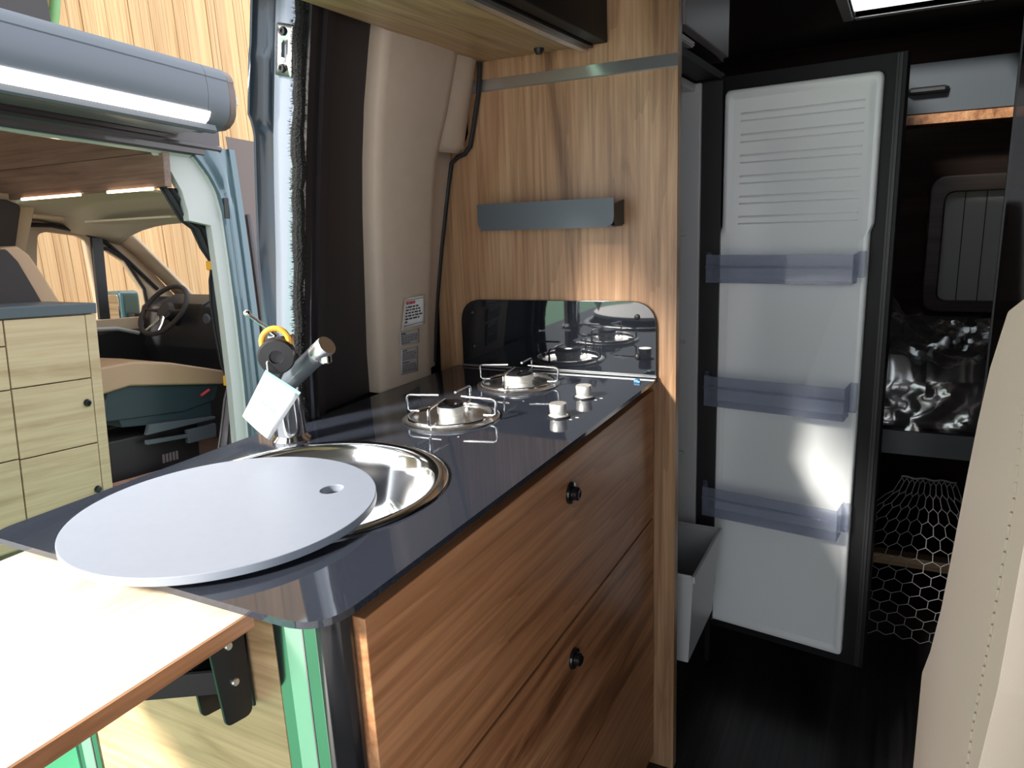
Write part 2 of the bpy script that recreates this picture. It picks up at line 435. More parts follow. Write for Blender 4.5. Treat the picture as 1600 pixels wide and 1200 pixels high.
# painted jamb
bm = bmesh.new(); g = []
JI = [(.955, 1.025), (1.145, 1.017), (1.276, 1.012), (1.49, .994), (1.68, .983), (1.85, .975)]
JO = [(.955, 1.030), (1.156, 1.012), (1.278, .998), (1.505, .978), (1.52, .968), (1.60, .965), (1.85, .955)]
for z in [.2, .6, .95, 1.05, 1.15, 1.28, 1.40, 1.485, 1.505, 1.52, 1.54, 1.60, 1.70, 1.80]:
    zz = max(z, .955); s = skin(zz); a = lerp(zz, JI); b = lerp(zz, JO)
    g.append([(a + .03, s + .012, z), (a, s + .016, z), (a - .004, s + .03, z), (a - .004, s + .066, z), (a, s + .072, z)])
sheet(bm, g)
jamb = obj('door_jamb', bm, 'paint', smooth=50)
tag(jamb, 'pale blue painted door jamb with striker plate behind the tap', 'door jamb')
bm = bmesh.new(); g = []
for z in [.2, .6, .95, 1.05, 1.15, 1.28, 1.40, 1.485, 1.497, 1.51, 1.52, 1.60, 1.612, 1.625, 1.70, 1.80]:
    zz = max(z, .955); s = skin(zz); a = lerp(zz, JI); b = lerp(zz, JO)
    k = .010 * (1 if z < 1.49 else .4 if z < 1.50 else 0) + (.004 if z > 1.615 else 0)
    g.append([(a + .002, s + .070, z), (a - .010 + k, s + .074, z), (a - .014 + k, s + .080, z), (a - .008 + k, s + .086, z), (a - .012 + k, s + .092, z), (b - .004 + k * .4, s + .099, z), (b - .002 + k * .4, s + .106, z), (b + .01, s + .112, z), (b + .03, s + .116, z)])
sheet(bm, g)
bm2 = bmesh.new(); sheet(bm2, [[(1.05, skin(max(z, .955)) + .118, z), (1.3, skin(max(z, .955)) + .14, z), (1.62, skin(max(z, .955)) + .15, z)] for z in (-.05, .5, .95, 1.1, 1.25, 1.4, 1.5, 1.6, 1.7, 1.8, 1.9, 1.98)])
obj('outer_skin', bm2, 'paint_dark', jamb, smooth=60)
obj('outer_edge', bm, 'paint_dark', jamb, smooth=60, label='dark glossy folded outer edge')
def jamb_pt(z, t): s = skin(z); return Vector((lerp(z, JI) - .004 - .001, s + t, z))
Zc = 1.612; pc = jamb_pt(Zc, .042)
nx = Vector((-1, 0, 0)); up = (jamb_pt(1.65, .042) - jamb_pt(1.575, .042)).normalized(); sd = nx.cross(up).normalized(); nx = up.cross(sd) * (1 if up.cross(sd).x < 0 else -1)
JM = Matrix((( *sd, 0), (*up, 0), (*nx, 0), (0, 0, 0, 1))).transposed(); JM.translation = pc
bm = bmesh.new(); frame_fill(bm, rounded([(-.018, -.040), (.018, -.040), (.018, .040), (-.018, .040)], .004), [[(-.005, -.012), (.006, -.012), (.006, .010), (.001, .016), (-.005, .008)]], lambda p: JM @ Vector((p[0], p[1], .003)))
sp = obj('striker_plate', bm, 'steel', jamb, solid=.003, label='steel striker plate')
for s in (-1, 1):
    bm = bmesh.new(); T = JM @ Matrix.Translation((0, .028 * s, .004))
    lathe(bm, [(0, .004), (.0028, .004), (.0032, .006), (.006, .006), (.007, .004), (.007, 0), (.0085, 0), (.0085, -.001)], T, 20)
    obj('bolt', bm, 'black_metal', sp)

# ------------------------------------------------------------------ worktop and cabinet
bm = bmesh.new()
top = rounded([(.458, .462), (1.556, .460), (1.556, .985), (1.262, .995), (1.02, .998), (.96, 1.026), (.456, 1.030)], [.055, 0, 0, 0, .0, .03, .032], 8)
hole = [(.746 + .186 * math.cos(2 * math.pi * k / 64), .741 + .186 * math.sin(2 * math.pi * k / 64)) for k in range(64)]
frame_fill(bm, top, [hole], lambda p: (p[0], p[1], .956))
o = tag(obj('worktop', bm, 'glass_top', solid=.008, bevel=.003, seg=3), 'glossy black glass worktop holding the sink and hob', 'worktop')

kc = empty('kitchen_cabinet', 'walnut kitchen cabinet with three long drawers under the black worktop', 'cabinet', (.5, .72, 0))
def K(*b):
    return (b[0] - .5, b[1] - .5, b[2] - .72, b[3] - .72, b[4], b[5])
obj('body', B(K(.512, 1.555, .489, .50, -.06, .945), K(.512, .53, .50, .965, -.06, .945), K(.512, 1.555, .955, .975, -.06, .945), K(.53, 1.555, .50, .955, 0, .02), K(.53, 1.555, .50, .53, .90, .945)), 'black', kc)
for (z0, z1, kx, kz) in ((.628, .932, 1.07, .868), (.317, .622, 1.062, .555), (-.02, .311, 1.06, .245)):
    d = obj('drawer', B(K(.527, 1.549, .468, .488, z0, z1)), 'walnut_x', kc, bevel=.0015)
    bm = bmesh.new()
    T = Matrix.Translation((kx - .5, .468 - .72, kz)) @ Matrix.Rotation(math.pi / 2, 4, 'X')
    lathe(bm, [(0, .016), (.008, .017), (.0115, .015), (.012, .006), (.0185, .005), (.0195, .002), (.0195, 0)], T, 32)
    obj('knob', bm, 'black_gloss', d, label='black push-button knob')
obj('end_panel', B(K(.497, .512, .572, .945, -.06, .945)), 'oak_y', kc, bevel=.001)
# corner posts: polished flats, light ridge, rounded black corner
def post(y_in, y_out, sgn):
    bm = bmesh.new(); box(bm, *K(.496, .510, min(y_in, y_out), max(y_in, y_out), -.06, .945))
    p = obj('corner_post', bm, 'mirror_post', kc, bevel=.001, label='polished metal corner post')
    mid = (y_in + y_out) / 2
    bm = bmesh.new(); prism_z(bm, [(-.5 + .4955, mid - .013 - .72), (-.5 + .4945, mid - .012 - .72), (-.5 + .4945, mid + .012 - .72), (-.5 + .4955, mid + .013 - .72)], -.06, .945)
    obj('light_ridge', bm, 'alu', p)
    bm = bmesh.new()
    prof = []
    for k in range(9):
        a = math.pi / 2 * k / 8
        prof.append((.522 - .026 * math.cos(a) - .5, y_out - sgn * (.0 + .026 * math.sin(a)) - .72))
    prof += [(.524 - .5, y_out - .72 - sgn * .026), (.524 - .5, y_out - .72)]
    prism_z(bm, prof, -.06, .945)
    obj('rounded_edge', bm, 'black_gloss', p, label='glossy black rounded edge')
post(.570, .508, 1)
post(.948, 1.0, -1)

# folding table at the cabinet end
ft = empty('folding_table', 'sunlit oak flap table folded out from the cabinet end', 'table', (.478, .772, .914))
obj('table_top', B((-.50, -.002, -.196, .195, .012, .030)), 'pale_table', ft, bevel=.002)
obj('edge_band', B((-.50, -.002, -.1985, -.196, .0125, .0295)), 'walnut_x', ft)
yb = -.140
bm = bmesh.new()
for dy in (-.022, .016):
    prism_y(bm, rounded([(-.026, -.105), (.010, -.112), (.016, .010), (-.034, .010)], [.010, .010, 0, 0], 4), yb + dy, yb + dy + .003)
box(bm, .0125, .0155, yb - .022, yb + .019, -.105, .010)
br = obj('bracket', bm, 'black_metal', ft, label='black steel folding bracket')
AM = Matrix.Translation((-.008, yb, 0)) @ Matrix.Rotation(math.radians(-58), 4, 'Z')
bm = bmesh.new()
for b_ in ((-.34, .004, -.011, -.008, -.074, -.044), (-.34, .004, -.011, .011, -.047, -.044), (-.34, .004, .008, .011, -.074, -.044), (-.34, -.28, -.011, .011, -.047, .012)): box(bm, *b_)
bm.transform(AM)
obj('arm', bm, 'black_metal', br)
for (px_, pz_) in ((-.008, -.060), (-.010, -.015)):
    bm = bmesh.new(); lathe(bm, [(0, .003), (.004, .003), (.005, .001), (.005, 0)], Matrix.Translation((px_, yb - .022, pz_)) @ Matrix.Rotation(math.pi / 2, 4, 'X'), 16); obj('rivet', bm, 'steel', br)

# ------------------------------------------------------------------ sink, lid, tap
sk = empty('round_sink', 'round polished steel sink set into the black worktop', 'sink', (.746, .741, .96))
bm = bmesh.new()
lathe(bm, [(.202, .0005), (.203, .003), (.199, .006), (.190, .0065), (.184, .003), (.178, -.004), (.170, -.03), (.155, -.075), (.135, -.105), (.10, -.122), (.03, -.126), (.028, -.130), (0, -.130)], None, 96)
obj('basin', bm, 'chrome', sk, smooth=50)
bm = bmesh.new(); lathe(bm, [(.027, -.1285), (.022, -.1255), (.0, -.1265)], None, 32); obj('drain', bm, 'steel', sk)
bm = bmesh.new()
disc = [(.195 * math.cos(2 * math.pi * k / 96), .195 * math.sin(2 * math.pi * k / 96)) for k in range(96)]
hx, hy = .098, -.094
fh = [(hx + .017 * math.cos(2 * math.pi * k / 24), hy + .0145 * math.sin(2 * math.pi * k / 24)) for k in range(24)]
frame_fill(bm, disc, [fh], lambda p: (p[0], p[1], 0))
o = obj('sink_lid', bm, 'lid', solid=.011, bevel=.0012); o.location = (.617, .764, .9725)
tag(o, 'round grey sink lid with a finger hole lying half over the sink', 'sink lid')

tp = empty('tap', 'chrome and black tap with upturned spout beside the sink', 'tap', (.912, .935, .960))
bm = bmesh.new()
lathe(bm, [(.034, .0), (.034, .004), (.030, .008), (.0265, .012), (.0255, .10), (.0265, .104), (0, .104)], None, 40)
obj('base', bm, 'chrome', tp, smooth=40)
bm = bmesh.new(); lathe(bm, [(.027, .104), (.028, .108), (.028, .150), (.026, .155), (0, .156)], None, 40); obj('body', bm, 'black_gloss', tp)
bm = bmesh.new(); lathe(bm, [(.0255, .156), (.025, .185), (.022, .190), (0, .191)], None, 40); obj('cap', bm, 'chrome', tp)
a = Vector((-.008, -.010, .105)); b = Vector((-.008, -.112, .178)); dr = (b - a).normalized()
bm = bmesh.new(); tube(bm, [a, a + dr * .02, b - dr * .03, b - dr * .028], [.0165, .017, .017, .0165], 28); spo = obj('spout', bm, 'shelf_grey', tp)
bm = bmesh.new()
tube(bm, [b - dr * .029, b - dr * .027, b - dr * .002, b], [.0168, .0172, .0172, .0165], 32); obj('spout_tip', bm, 'steel', spo)
bm = bmesh.new(); T = Matrix.Translation(b - dr * .008 + Vector((0, 0, -.014)))
lathe(bm, [(0, -.012), (.009, -.012), (.0105, -.010), (.0105, .004), (0, .004)], T, 24); obj('nozzle', bm, 'chrome', spo)
bm = bmesh.new(); tube(bm, [(-.004, .0, .186), (-.03, -.004, .206), (-.072, -.01, .236)], .0035, 10)
lathe(bm, [(0, -.006), (.0045, -.004), (.006, 0), (.0045, .004), (0, .006)], Matrix.Translation((-.074, -.01, .2375)), 16)
obj('lever', bm, 'chrome', tp, smooth=60)
# drain plug with yellow loop, hung on the tap
fw = Vector((-.74, -.64, -.05)).normalized()
pl = empty('drain_plug', 'black sink plug with yellow loop hung over the tap', 'plug', (.853, .886, 1.127))
PM = fw.to_track_quat('Z', 'Y').to_matrix().to_4x4() @ Matrix.Scale(1.12, 4)
bm = bmesh.new(); lathe(bm, [(0, -.012), (.022, -.012), (.0265, -.008), (.0265, -.002), (.025, 0), (.0265, .002), (.0265, .006), (.024, .010), (.010, .011), (.009, .007), (.0, .007)], PM, 40)
obj('disc', bm, 'black', pl)
bm = bmesh.new()
R3 = PM.to_3x3(); 
tube(bm, [R3 @ Vector((.019 * math.cos(t), .0, 0)) + Vector((0, 0, .022 + .022 * math.sin(t))) - fw * .004 for t in [math.pi * (-.12 + 1.24 * k / 14) for k in range(15)]], .0048, 10)
obj('loop', bm, 'yellow', pl)
# paper tag
tc_ = Vector((.82, .88, 1.05))
tg = empty('paper_tag', 'white paper tag with pale cyan print hanging on the tap', 'tag', tc_)
q = [Vector(v) - tc_ for v in ((.8246, .8846, 1.1094), (.8493, .8391, 1.0698), (.8105, .8809, .9961), (.7936, .9154, 1.0385))]
nrm = (q[1] - q[0]).cross(q[3] - q[0]).normalized()
if nrm.y > 0: nrm = -nrm
bm = bmesh.new()
g = []
for i in range(7):
    row = []
    for j in range(7):
        u, v = i / 6, j / 6
        p = (q[0] * (1 - u) + q[1] * u) * (1 - v) + (q[3] * (1 - u) + q[2] * u) * v
        row.append(p + nrm * (.005 * math.sin(u * math.pi) * v))
    g.append(row)
sheet(bm, g); obj('card', bm, 'paper', tg, solid=.0006)
def on_tag(u, v, h): 
    return (q[0] * (1 - u) + q[1] * u) * (1 - v) + (q[3] * (1 - u) + q[2] * u) * v + nrm * (.005 * math.sin(u * math.pi) * v + h)
bm = bmesh.new()
for (u0, u1, v0, v1) in [(.30, .335, .50, .56), (.38, .41, .52, .57), (.45, .50, .50, .515), (.46, .485, .515, .565), (.55, .57, .49, .57), (.57, .61, .52, .54), (.63, .65, .49, .57), (.68, .74, .49, .505), (.68, .70, .505, .57), (.70, .74, .555, .57), (.0, 1.0, .0, .05)]:
    ps = [on_tag(u, v, .0012) for u, v in ((u0, v0), (u1, v0), (u1, v1), (u0, v1))]
    bm.faces.new([bm.verts.new(p) for p in ps])
obj('print', bm, 'cyan_ink', tg, smooth=0)
bm = bmesh.new(); tube(bm, [q[0] + Vector((.004, 0, -.004)), q[0] + Vector((.008, .004, .010)), q[0] + Vector((.016, .006, .014))], .0012, 6); obj('string', bm, 'paper', tg)

# ------------------------------------------------------------------ gas hob
hb = empty('gas_hob', 'two burner gas hob with chrome wire pan supports set in the worktop', 'hob', (1.27, .70, .96))
def burner(cx, cy, r, rot, capr):
    bm = bmesh.new(); T = Matrix.Translation((cx - 1.27, cy - .70, 0))
    lathe(bm, [(r, 0), (r + .001, .003), (r - .006, .006), (r - .011, .006), (r - .016, .003), (r - .022, .0045), (r - .028, .003), (r * .55, .0015), (.034, .002), (0, .002)], T, 64)
    p = obj('burner_pan', bm, 'steel', hb, smooth=50)
    bm = bmesh.new()
    lathe(bm, [(capr * .9, .001), (capr * .9, .010), (capr, .012), (capr, .024), (capr * .95, .0255)], T, 48)
    obj('burner_crown', bm, 'satin', p)
    bm = bmesh.new(); lathe(bm, [(capr * .97, .0255), (capr * .97, .029), (capr * .85, .0315), (0, .032)], T, 48); obj('burner_cap', bm, 'black_gloss', p)
    bm = bmesh.new()
    rr = r - .012
    tube(bm, [T @ Vector((rr * math.cos(2 * math.pi * k / 64), rr * math.sin(2 * math.pi * k / 64), .008)) for k in range(64)], .0028, 8, True)
    for k in range(4):
        a = rot + k * math.pi / 2; d = Vector((math.cos(a), math.sin(a), 0))
        o1 = T @ (d * (rr + .002) + Vector((0, 0, .008)))
        ps = [T @ (d * (rr - .012) + Vector((0, 0, .010))), T @ (d * (rr + .006) + Vector((0, 0, .010))), T @ (d * (rr + .012) + Vector((0, 0, .013))), T @ (d * (rr + .013) + Vector((0, 0, .036))), T @ (d * (rr + .010) + Vector((0, 0, .0405))), T @ (d * (rr + .004) + Vector((0, 0, .042))), T @ (d * .024 + Vector((0, 0, .044)))]
        tube(bm, ps, .0026, 8)
    obj('pan_support', bm, 'chrome', p, smooth=60, label='chrome wire pan support')
burner(1.126, .735, .092, math.radians(97), .026)
burner(1.410, .735, .092, math.radians(97), .034)
for (x, y) in ((1.200, .545), (1.345, .552)):
    bm = bmesh.new(); T = Matrix.Translation((x - 1.27, y - .70, 0))
    lathe(bm, [(.021, 0), (.021, .002), (.017, .004), (.015, .005), (.0158, .009), (.0168, .024), (.0155, .0262), (0, .0265)], T, 40)
    k = obj('control_knob', bm, 'satin', hb, label='chrome hob control knob')
    bm = bmesh.new(); lathe(bm, [(.0225, .0), (.0225, .0025), (.0185, .0032), (.0185, 0)], T, 40); obj('knob_ring', bm, 'black', k)
    for (dx, dy, s) in ((-.030, -.004, .0022), (-.012, -.030, .003), (.004, -.036, .0036)):
        bm = bmesh.new(); lathe(bm, [(s, .0003), (0, .0004)], T @ Matrix.Translation((dx, dy, 0)), 12)
        obj('dial_mark', bm, 'paper', k, smooth=0)
o = obj('blue_clip', B((-.008, .008, -.005, .005, 0, .006), (-.012, -.006, -.011, -.003, 0, .005), (.004, .013, .003, .009, 0, .004)), 'blue_plastic', bevel=.0015); o.location = (1.506, .492, .960)
tag(o, 'small blue plastic clip lying by the black splashback', 'clip')

# splashback
sb = empty('splashback', 'glossy black glass splashback with rounded top corners behind the hob', 'splashback', (1.555, .71, .962))
bm = bmesh.new()
prism_x(bm, rounded([(-.248, 0), (.255, 0), (.252, .167), (-.248, .170)], [0, 0, .06, .06], 10), -.004, .003)
obj('glass', bm, 'splash', sb, bevel=.001)
for (y, z) in ((-.205, .135), (-.205, .045), (.22, .135), (.22, .05)):
    bm = bmesh.new(); lathe(bm, [(0, .005), (.003, .0048), (.006, .0025), (.0065, 0)], Matrix.Translation((-.004, y, z)) @ Matrix.Rotation(-math.pi / 2, 4, 'Y'), 20)
    obj('screw_cap', bm, 'black', sb)
bm = bmesh.new(); box(bm, -.010, -.004, -.249, .256, 0, .0035); obj('sealing_strip', bm, 'alu', sb)

# spice shelf
ss = empty('spice_shelf', 'slim anthracite metal shelf fixed to the walnut board', 'shelf', (1.56, .70, 1.29))
bm = bmesh.new()
prism_x(bm, rounded([(-.165, .006), (.165, .006), (.165, .066), (-.165, .066)], [.022, .022, .003, .003], 6), -.070, -.0675); obj('front_plate', bm, 'shelf_grey', ss)
obj('bottom_plate', B((-.0675, 0, -.160, .160, .006, .009)), 'shelf_grey', ss)
for s in (-1, 1):
    bm = bmesh.new(); prism_y(bm, rounded([(-.0675, .009), (0, .009), (0, .062), (-.0675, .052)], [.02, 0, 0, .003], 5), s * .162 - .0015, s * .162 + .0015); obj('end_plate', bm, 'black_metal', ss)
obj('back_plate', B((-.003, 0, -.16, .16, .009, .055)), 'shelf_grey', ss)

# overhead cabinet
oc = empty('overhead_cabinet', 'oak overhead cabinet with dark doors above the hob', 'overhead cabinet', (1.2, .7, 1.67))
bm = bmesh.new(); prism_z(bm, [(-.9, -.055), (.358, -.055), (.358, .178), (.2, .165), (-.9, .118)], 0, .016); obj('bottom_panel', bm, 'oak_x', oc)
obj('body', B((-.9, .358, -.09, .10, .016, .30)), 'oak_x', oc)
bm = bmesh.new(); prism_x(bm, [(-.100, -.006), (-.056, -.004), (-.055, .016), (-.100, .016)], -.9, .356); rl = obj('bottom_rail', bm, 'black_metal', oc, bevel=.001)
bm = bmesh.new(); prism_x(bm, [(-.088, -.011), (-.070, -.010), (-.070, -.004), (-.088, -.004)], -.9, .356); obj('metal_profile', bm, 'alu', rl, label='aluminium profile')
obj('front_door', B((-.9, .357, -.132, -.101, .0, .30)), 'dark_frame', oc, bevel=.002)
bm = bmesh.new(); lathe(bm, [(0, -.012), (.006, -.012), (.011, -.004), (.011, 0)], Matrix.Translation((.312, .005, 0)), 20); obj('stop_button', bm, 'black', oc)

# stickers on the pillar cover
def sticker(name, p00, p10, p11, p01, mat, lines, label, red=False, curl=False):
    P = [Vector(p) for p in (p00, p10, p11, p01)]
    c = sum(P, Vector()) / 4
    n = (P[1] - P[0]).cross(P[3] - P[0]).normalized()
    if n.y > 0: n = -n
    root = empty(name, label, 'sticker', c, 'stickers on the cream pillar cover')
    def at(u, v, h): return (P[0] * (1 - u) + P[1] * u) * (1 - v) + (P[3] * (1 - u) + P[2] * u) * v + n * (h + .006 + (.012 * max(0, .22 - u) / .22 if curl else 0)) - c
    bm = bmesh.new(); sheet(bm, [[at(i / 8, j / 4, 0) for j in range(5)] for i in range(9)]); obj('sheet', bm, mat, root, solid=.0004)
    rows = {}
    for (v, h, spans, ink) in lines:
        b = rows.setdefault(ink, bmesh.new())
        for (a, e) in spans:
            b.faces.new([b.verts.new(at(u, w, .0008)) for u, w in ((a, v), (e, v), (e, v + h), (a, v + h))])
    for ink, b in rows.items(): obj('print', b, ink, root, smooth=0)
def words(x0, x1):
    out = []; x = x0
    while x < x1 - .04:
        w = random.uniform(.06, .16); out.append((x, min(x + w, x1))); x += w + .025
    return out
L1 = [(.06, .015, [(.2, .92)], 'ink'), (.12, .10, [(.24, .31), (.32, .37), (.38, .46), (.47, .52), (.53, .58)], 'red_ink')] + [(.28 + k * .10, .055, words(.22, [.72, .80, .82, .92, .78, .36][k]), 'ink') for k in range(6)] + [(.90, .015, [(.12, .92)], 'ink')]
sticker('warning_sticker', (1.306, .971, 1.161), (1.403, .971, 1.159), (1.408, .982, 1.091), (1.302, .982, 1.094), 'paper', L1, 'white warning sticker with red heading and peeling edge on cream pillar', curl=True)
L2 = [(.10, .11, [(.06, .13), (.14, .30)], 'ink')] + [(.28 + k * .13, .06, words(.06, [.94, .90, .92, .88, .55][k]), 'ink') for k in range(5)]
sticker('notice_sticker', (1.308, .983, 1.086), (1.388, .984, 1.083), (1.391, .989, 1.049), (1.315, .988, 1.054), 'grey_label', L2, 'small grey notice sticker between the white and tall grey stickers')
L3 = [(.06, .045, words(.1, .34), 'ink'), (.52, .045, words(.1, .5), 'ink')] + [(.15 + k * .065, .03, words(.1, random.uniform(.8, .93)), 'ink') for k in range(5)] + [(.61 + k * .06, .03, words(.1, random.uniform(.8, .93)), 'ink') for k in range(5)]
sticker('notice_sticker', (1.317, .989, 1.046), (1.386, .990, 1.041), (1.388, .997, .980), (1.319, .997, .985), 'grey_label', L3, 'tall grey notice sticker lowest on the cream pillar, two text blocks')

# ------------------------------------------------------------------ fridge
fr = empty('fridge', 'tall fridge with white lined door swung open into the aisle', 'fridge', (1.82, .70, .0))
def F(*b): return (b[0] - 1.82, b[1] - 1.82, b[2] - .70, b[3] - .70, b[4], b[5])
obj('housing', B(F(1.592, 1.615, .44, 1.08, -.06, 1.665), F(2.05, 2.10, .44, 1.08, -.06, 1.665), F(1.615, 2.05, 1.0, 1.08, -.06, 1.665), F(1.615, 2.05, .44, 1.0, 1.645, 1.665), F(1.615, 2.05, .455, 1.0, -.06, .085)), 'dark_frame', fr, bevel=.002)
obj('liner', B(F(1.616, 1.63, .50, .99, .09, 1.64), F(2.030, 2.049, .485, .99, .09, 1.64), F(1.63, 2.03, .97, .99, .09, 1.64), F(1.63, 2.03, .50, .97, 1.62, 1.64), F(1.63, 2.03, .50, .97, .09, .182)), 'fridge_liner', fr, bevel=.004)
for z in (.62, .95, 1.25): obj('shelf_rail', B(F(2.018, 2.030, .52, .95, z, z + .010)), 'fridge_liner', fr, bevel=.002)
bm = bmesh.new(); prism_z(bm, [(2.04 - 1.82, .432 - .7), (2.06 - 1.82, .432 - .7), (2.06 - 1.82, .486 - .7), (2.04 - 1.82, .486 - .7)], .09, 1.64); obj('hinge_strip', bm, 'black', fr)
DU = Vector((-.134, -.991, 0)); DV = Vector((-.991, .134, 0)); HG = Vector((2.05, .43, 0)) - Vector((1.82, .70, 0))
def D(u, v, z): return HG + DU * u + DV * v + Vector((0, 0, z))
bm = bmesh.new(); prism(bm, [(-.035, .055), (.42, .055), (.42, 1.655), (-.035, 1.655)], lambda p: D(p[0], -.020, p[1]), lambda p: D(p[0], -.062, p[1]))
door = obj('door', bm, 'dark_frame', fr, bevel=.003)
bm = bmesh.new()
for b in ((.398, .410, .06, 1.65), (.402, .404, .06, 1.65)): prism(bm, [(b[0], b[2]), (b[1], b[2]), (b[1], b[3]), (b[0], b[3])], lambda p: D(p[0], -.0205, p[1]), lambda p: D(p[0], -.016, p[1]))
obj('seal', bm, 'black', door)
bm = bmesh.new()
lo = [(-.018, .087), (.365, .087), (.366, 1.25), (.373, 1.27), (.373, 1.616), (.0, 1.616), (.0, 1.27), (-.018, 1.24)]
lo = rounded(lo, [.012, .012, .02, .02, .016, .016, .01, .02], 4)
def inset(p, d): cx_, cz_ = .18, .85; return (p[0] + (d if p[0] < cx_ else -d), p[1] + (d if p[1] < cz_ else -d))
vs = [[bm.verts.new(D(*(lambda t: (t[0], v, t[1]))(inset(p, d)))) for p in lo] for d, v in ((0, -.022), (0, -.006), (.004, 0), (.014, 0), (.022, -.008))]
for a_, b_ in zip(vs, vs[1:]):
    for i in range(len(lo)): bm.faces.new((a_[i], a_[(i + 1) % len(lo)], b_[(i + 1) % len(lo)], b_[i]))
bm.faces.new(vs[-1])
obj('door_liner', bm, 'white_plastic', door, smooth=60)
bm = bmesh.new()
for k in range(6):
    z = 1.555 - k * .052
    for dz, w in ((0, .004), (-.018, .003)):
        vs = [bm.verts.new(D(u, v, z + dz + h)) for (u, v, h) in ((.04, -.0085, -w), (.34, -.0085, -w), (.335, -.0058, 0), (.045, -.0058, 0), (.04, -.0085, w), (.34, -.0085, w))]
        bm.faces.new((vs[0], vs[1], vs[2], vs[3])); bm.faces.new((vs[3], vs[2], vs[5], vs[4]))
obj('liner_rib', bm, 'white_plastic', door)
for i, (z0, z1) in enumerate(((1.126, 1.200), (.782, .868), (.452, .540))):
    bm = bmesh.new(); dep = .060; t = .003
    def db(u0, u1, v0, v1, a0, a1):
        prism(bm, [(u0, a0), (u1, a0), (u1, a1), (u0, a1)], lambda p: D(p[0], v0, p[1]), lambda p: D(p[0], v1, p[1]))
    ua, ub = -.020, .346
    db(ua, ub, dep - t, dep, z0, z1); db(ua, ub, .0, dep - t, z0, z0 + t)
    db(ua, ua + t, .0, dep - t, z0 + t, z1); db(ub - t, ub, .0, dep - t, z0 + t, z1)
    db(ua - .002, ub + .002, dep, dep + .004, z1 - .034, z1 - .028)
    db(ub, ub + .018, -.004, .018, z0 + .015, z1 + .004); db(ua - .014, ua, -.004, .018, z0 + .015, z1 + .004)
    obj('door_shelf', bm, 'shelf_plastic', door, bevel=.001, label='smoky blue clear plastic door shelf')

# crisper box pulled out of the fridge
cb = empty('crisper_box', 'pale grey open box pulled out at the bottom of the fridge', 'box', (1.80, .55, .184))
bm = bmesh.new()
def ring(x0, x1, y0, y1, z): return [bm.verts.new((x, y, z)) for x, y in ((x0, y0), (x1, y0), (x1, y1), (x0, y1))]
r = [ring(-.138, .138, -.140, .30, 0), ring(-.150, .150, -.154, .31, .252), ring(-.145, .145, -.149, .305, .252), ring(-.133, .133, -.135, .295, .006)]
for a_, b_ in zip(r, r[1:]):
    for i in range(4): bm.faces.new((a_[i], a_[(i + 1) % 4], b_[(i + 1) % 4], b_[i]))
bm.faces.new(r[0][::-1]); bm.faces.new(r[-1])
obj('tub', bm, 'grey_plastic', cb, bevel=.003)
obj('rim', B((-.156, .156, -.160, -.150, .236, .256), (-.154, -.148, -.15, .31, .245, .256), (.148, .154, -.15, .31, .245, .256)), 'grey_plastic', cb, bevel=.003)

# cupboard above the fridge
uc = empty('fridge_top_cupboard', 'grey mauve cupboard above the open fridge', 'cupboard', (1.8, .7, 1.69))
obj('body', B((-.20, .28, -.26, .30, 0, .285)), 'dark_frame', uc)
obj('front_door', B((-.205, .22, -.285, -.262, .0, .285)), 'mauve', uc, bevel=.003)
o = obj('white_panel', B((0, .16, 0, .05, 0, .010), (.01, .15, -.006, .0, .001, .004), (.01, .15, -.006, 0, .006, .009)), 'white_plastic', bevel=.001); o.location = (1.62, .445, 1.679)  # plain white block with two thin bars, in the gap over the fridge
tag(o, 'small white panel under the cupboard above the fridge', 'vent')

# ------------------------------------------------------------------ bedroom
bd = empty('bed', 'rear bed on a slate front rail above a dark storage space', 'bed', (3.0, 0, .58))
obj('front_rail', B((-.65, -.62, -.90, .98, 0, .075)), 'slate', bd, bevel=.003)
obj('deck', B((-.62, .70, -.90, .98, .045, .075)), 'black', bd)
bm = bmesh.new(); box(bm, -.64, .70, -.88, 0.96, .078, .225); obj('mattress', bm, 'mattress', bd, bevel=.03, seg=4)
for x in (-.63, .6):
    for y in (-.88, .92): obj('leg', B((x, x + .04, y, y + .04, -.64, 0)), 'black', bd)
bm = bmesh.new(); g = []
random.seed(3)
wr = [(random.uniform(0, 6.28), random.uniform(4, 26), random.uniform(0, 6.28), random.uniform(.002, .010)) for _ in range(34)]
def crumple(u, v):
    s = 0
    for (th, f, ph, a) in wr: s += a * (1 - abs(math.sin((u * math.cos(th) + v * math.sin(th)) * f + ph))) ** 3
    return s
for i in range(61):
    row = []
    for j in range(71):
        y = .30 - j * 1.1 / 70; t = i / 60
        if t < .30:
            s_ = t / .30; x = -.652; z = .080 + s_ * .16
            n = (-1, 0, .1)
        else:
            s_ = (t - .30) / .70; x = -.65 + s_ * .75; z = .245; n = (0, 0, 1)
            z += .17 * math.exp(-((x + .25) / .22) ** 2) * (1 / (1 + math.exp((-.02 - y) * 26))) 
        c = crumple(x * 1.3 + z, y) * 1.25
        row.append((x + n[0] * c * .5, y, z + n[2] * c))
    g.append(row)
sheet(bm, g)
fl = obj('plastic_wrap', bm, 'film', smooth=25); fl.location = (3.0, 0, .58)
tag(fl, 'crumpled clear plastic film wrapped over the mattress', 'plastic wrap')
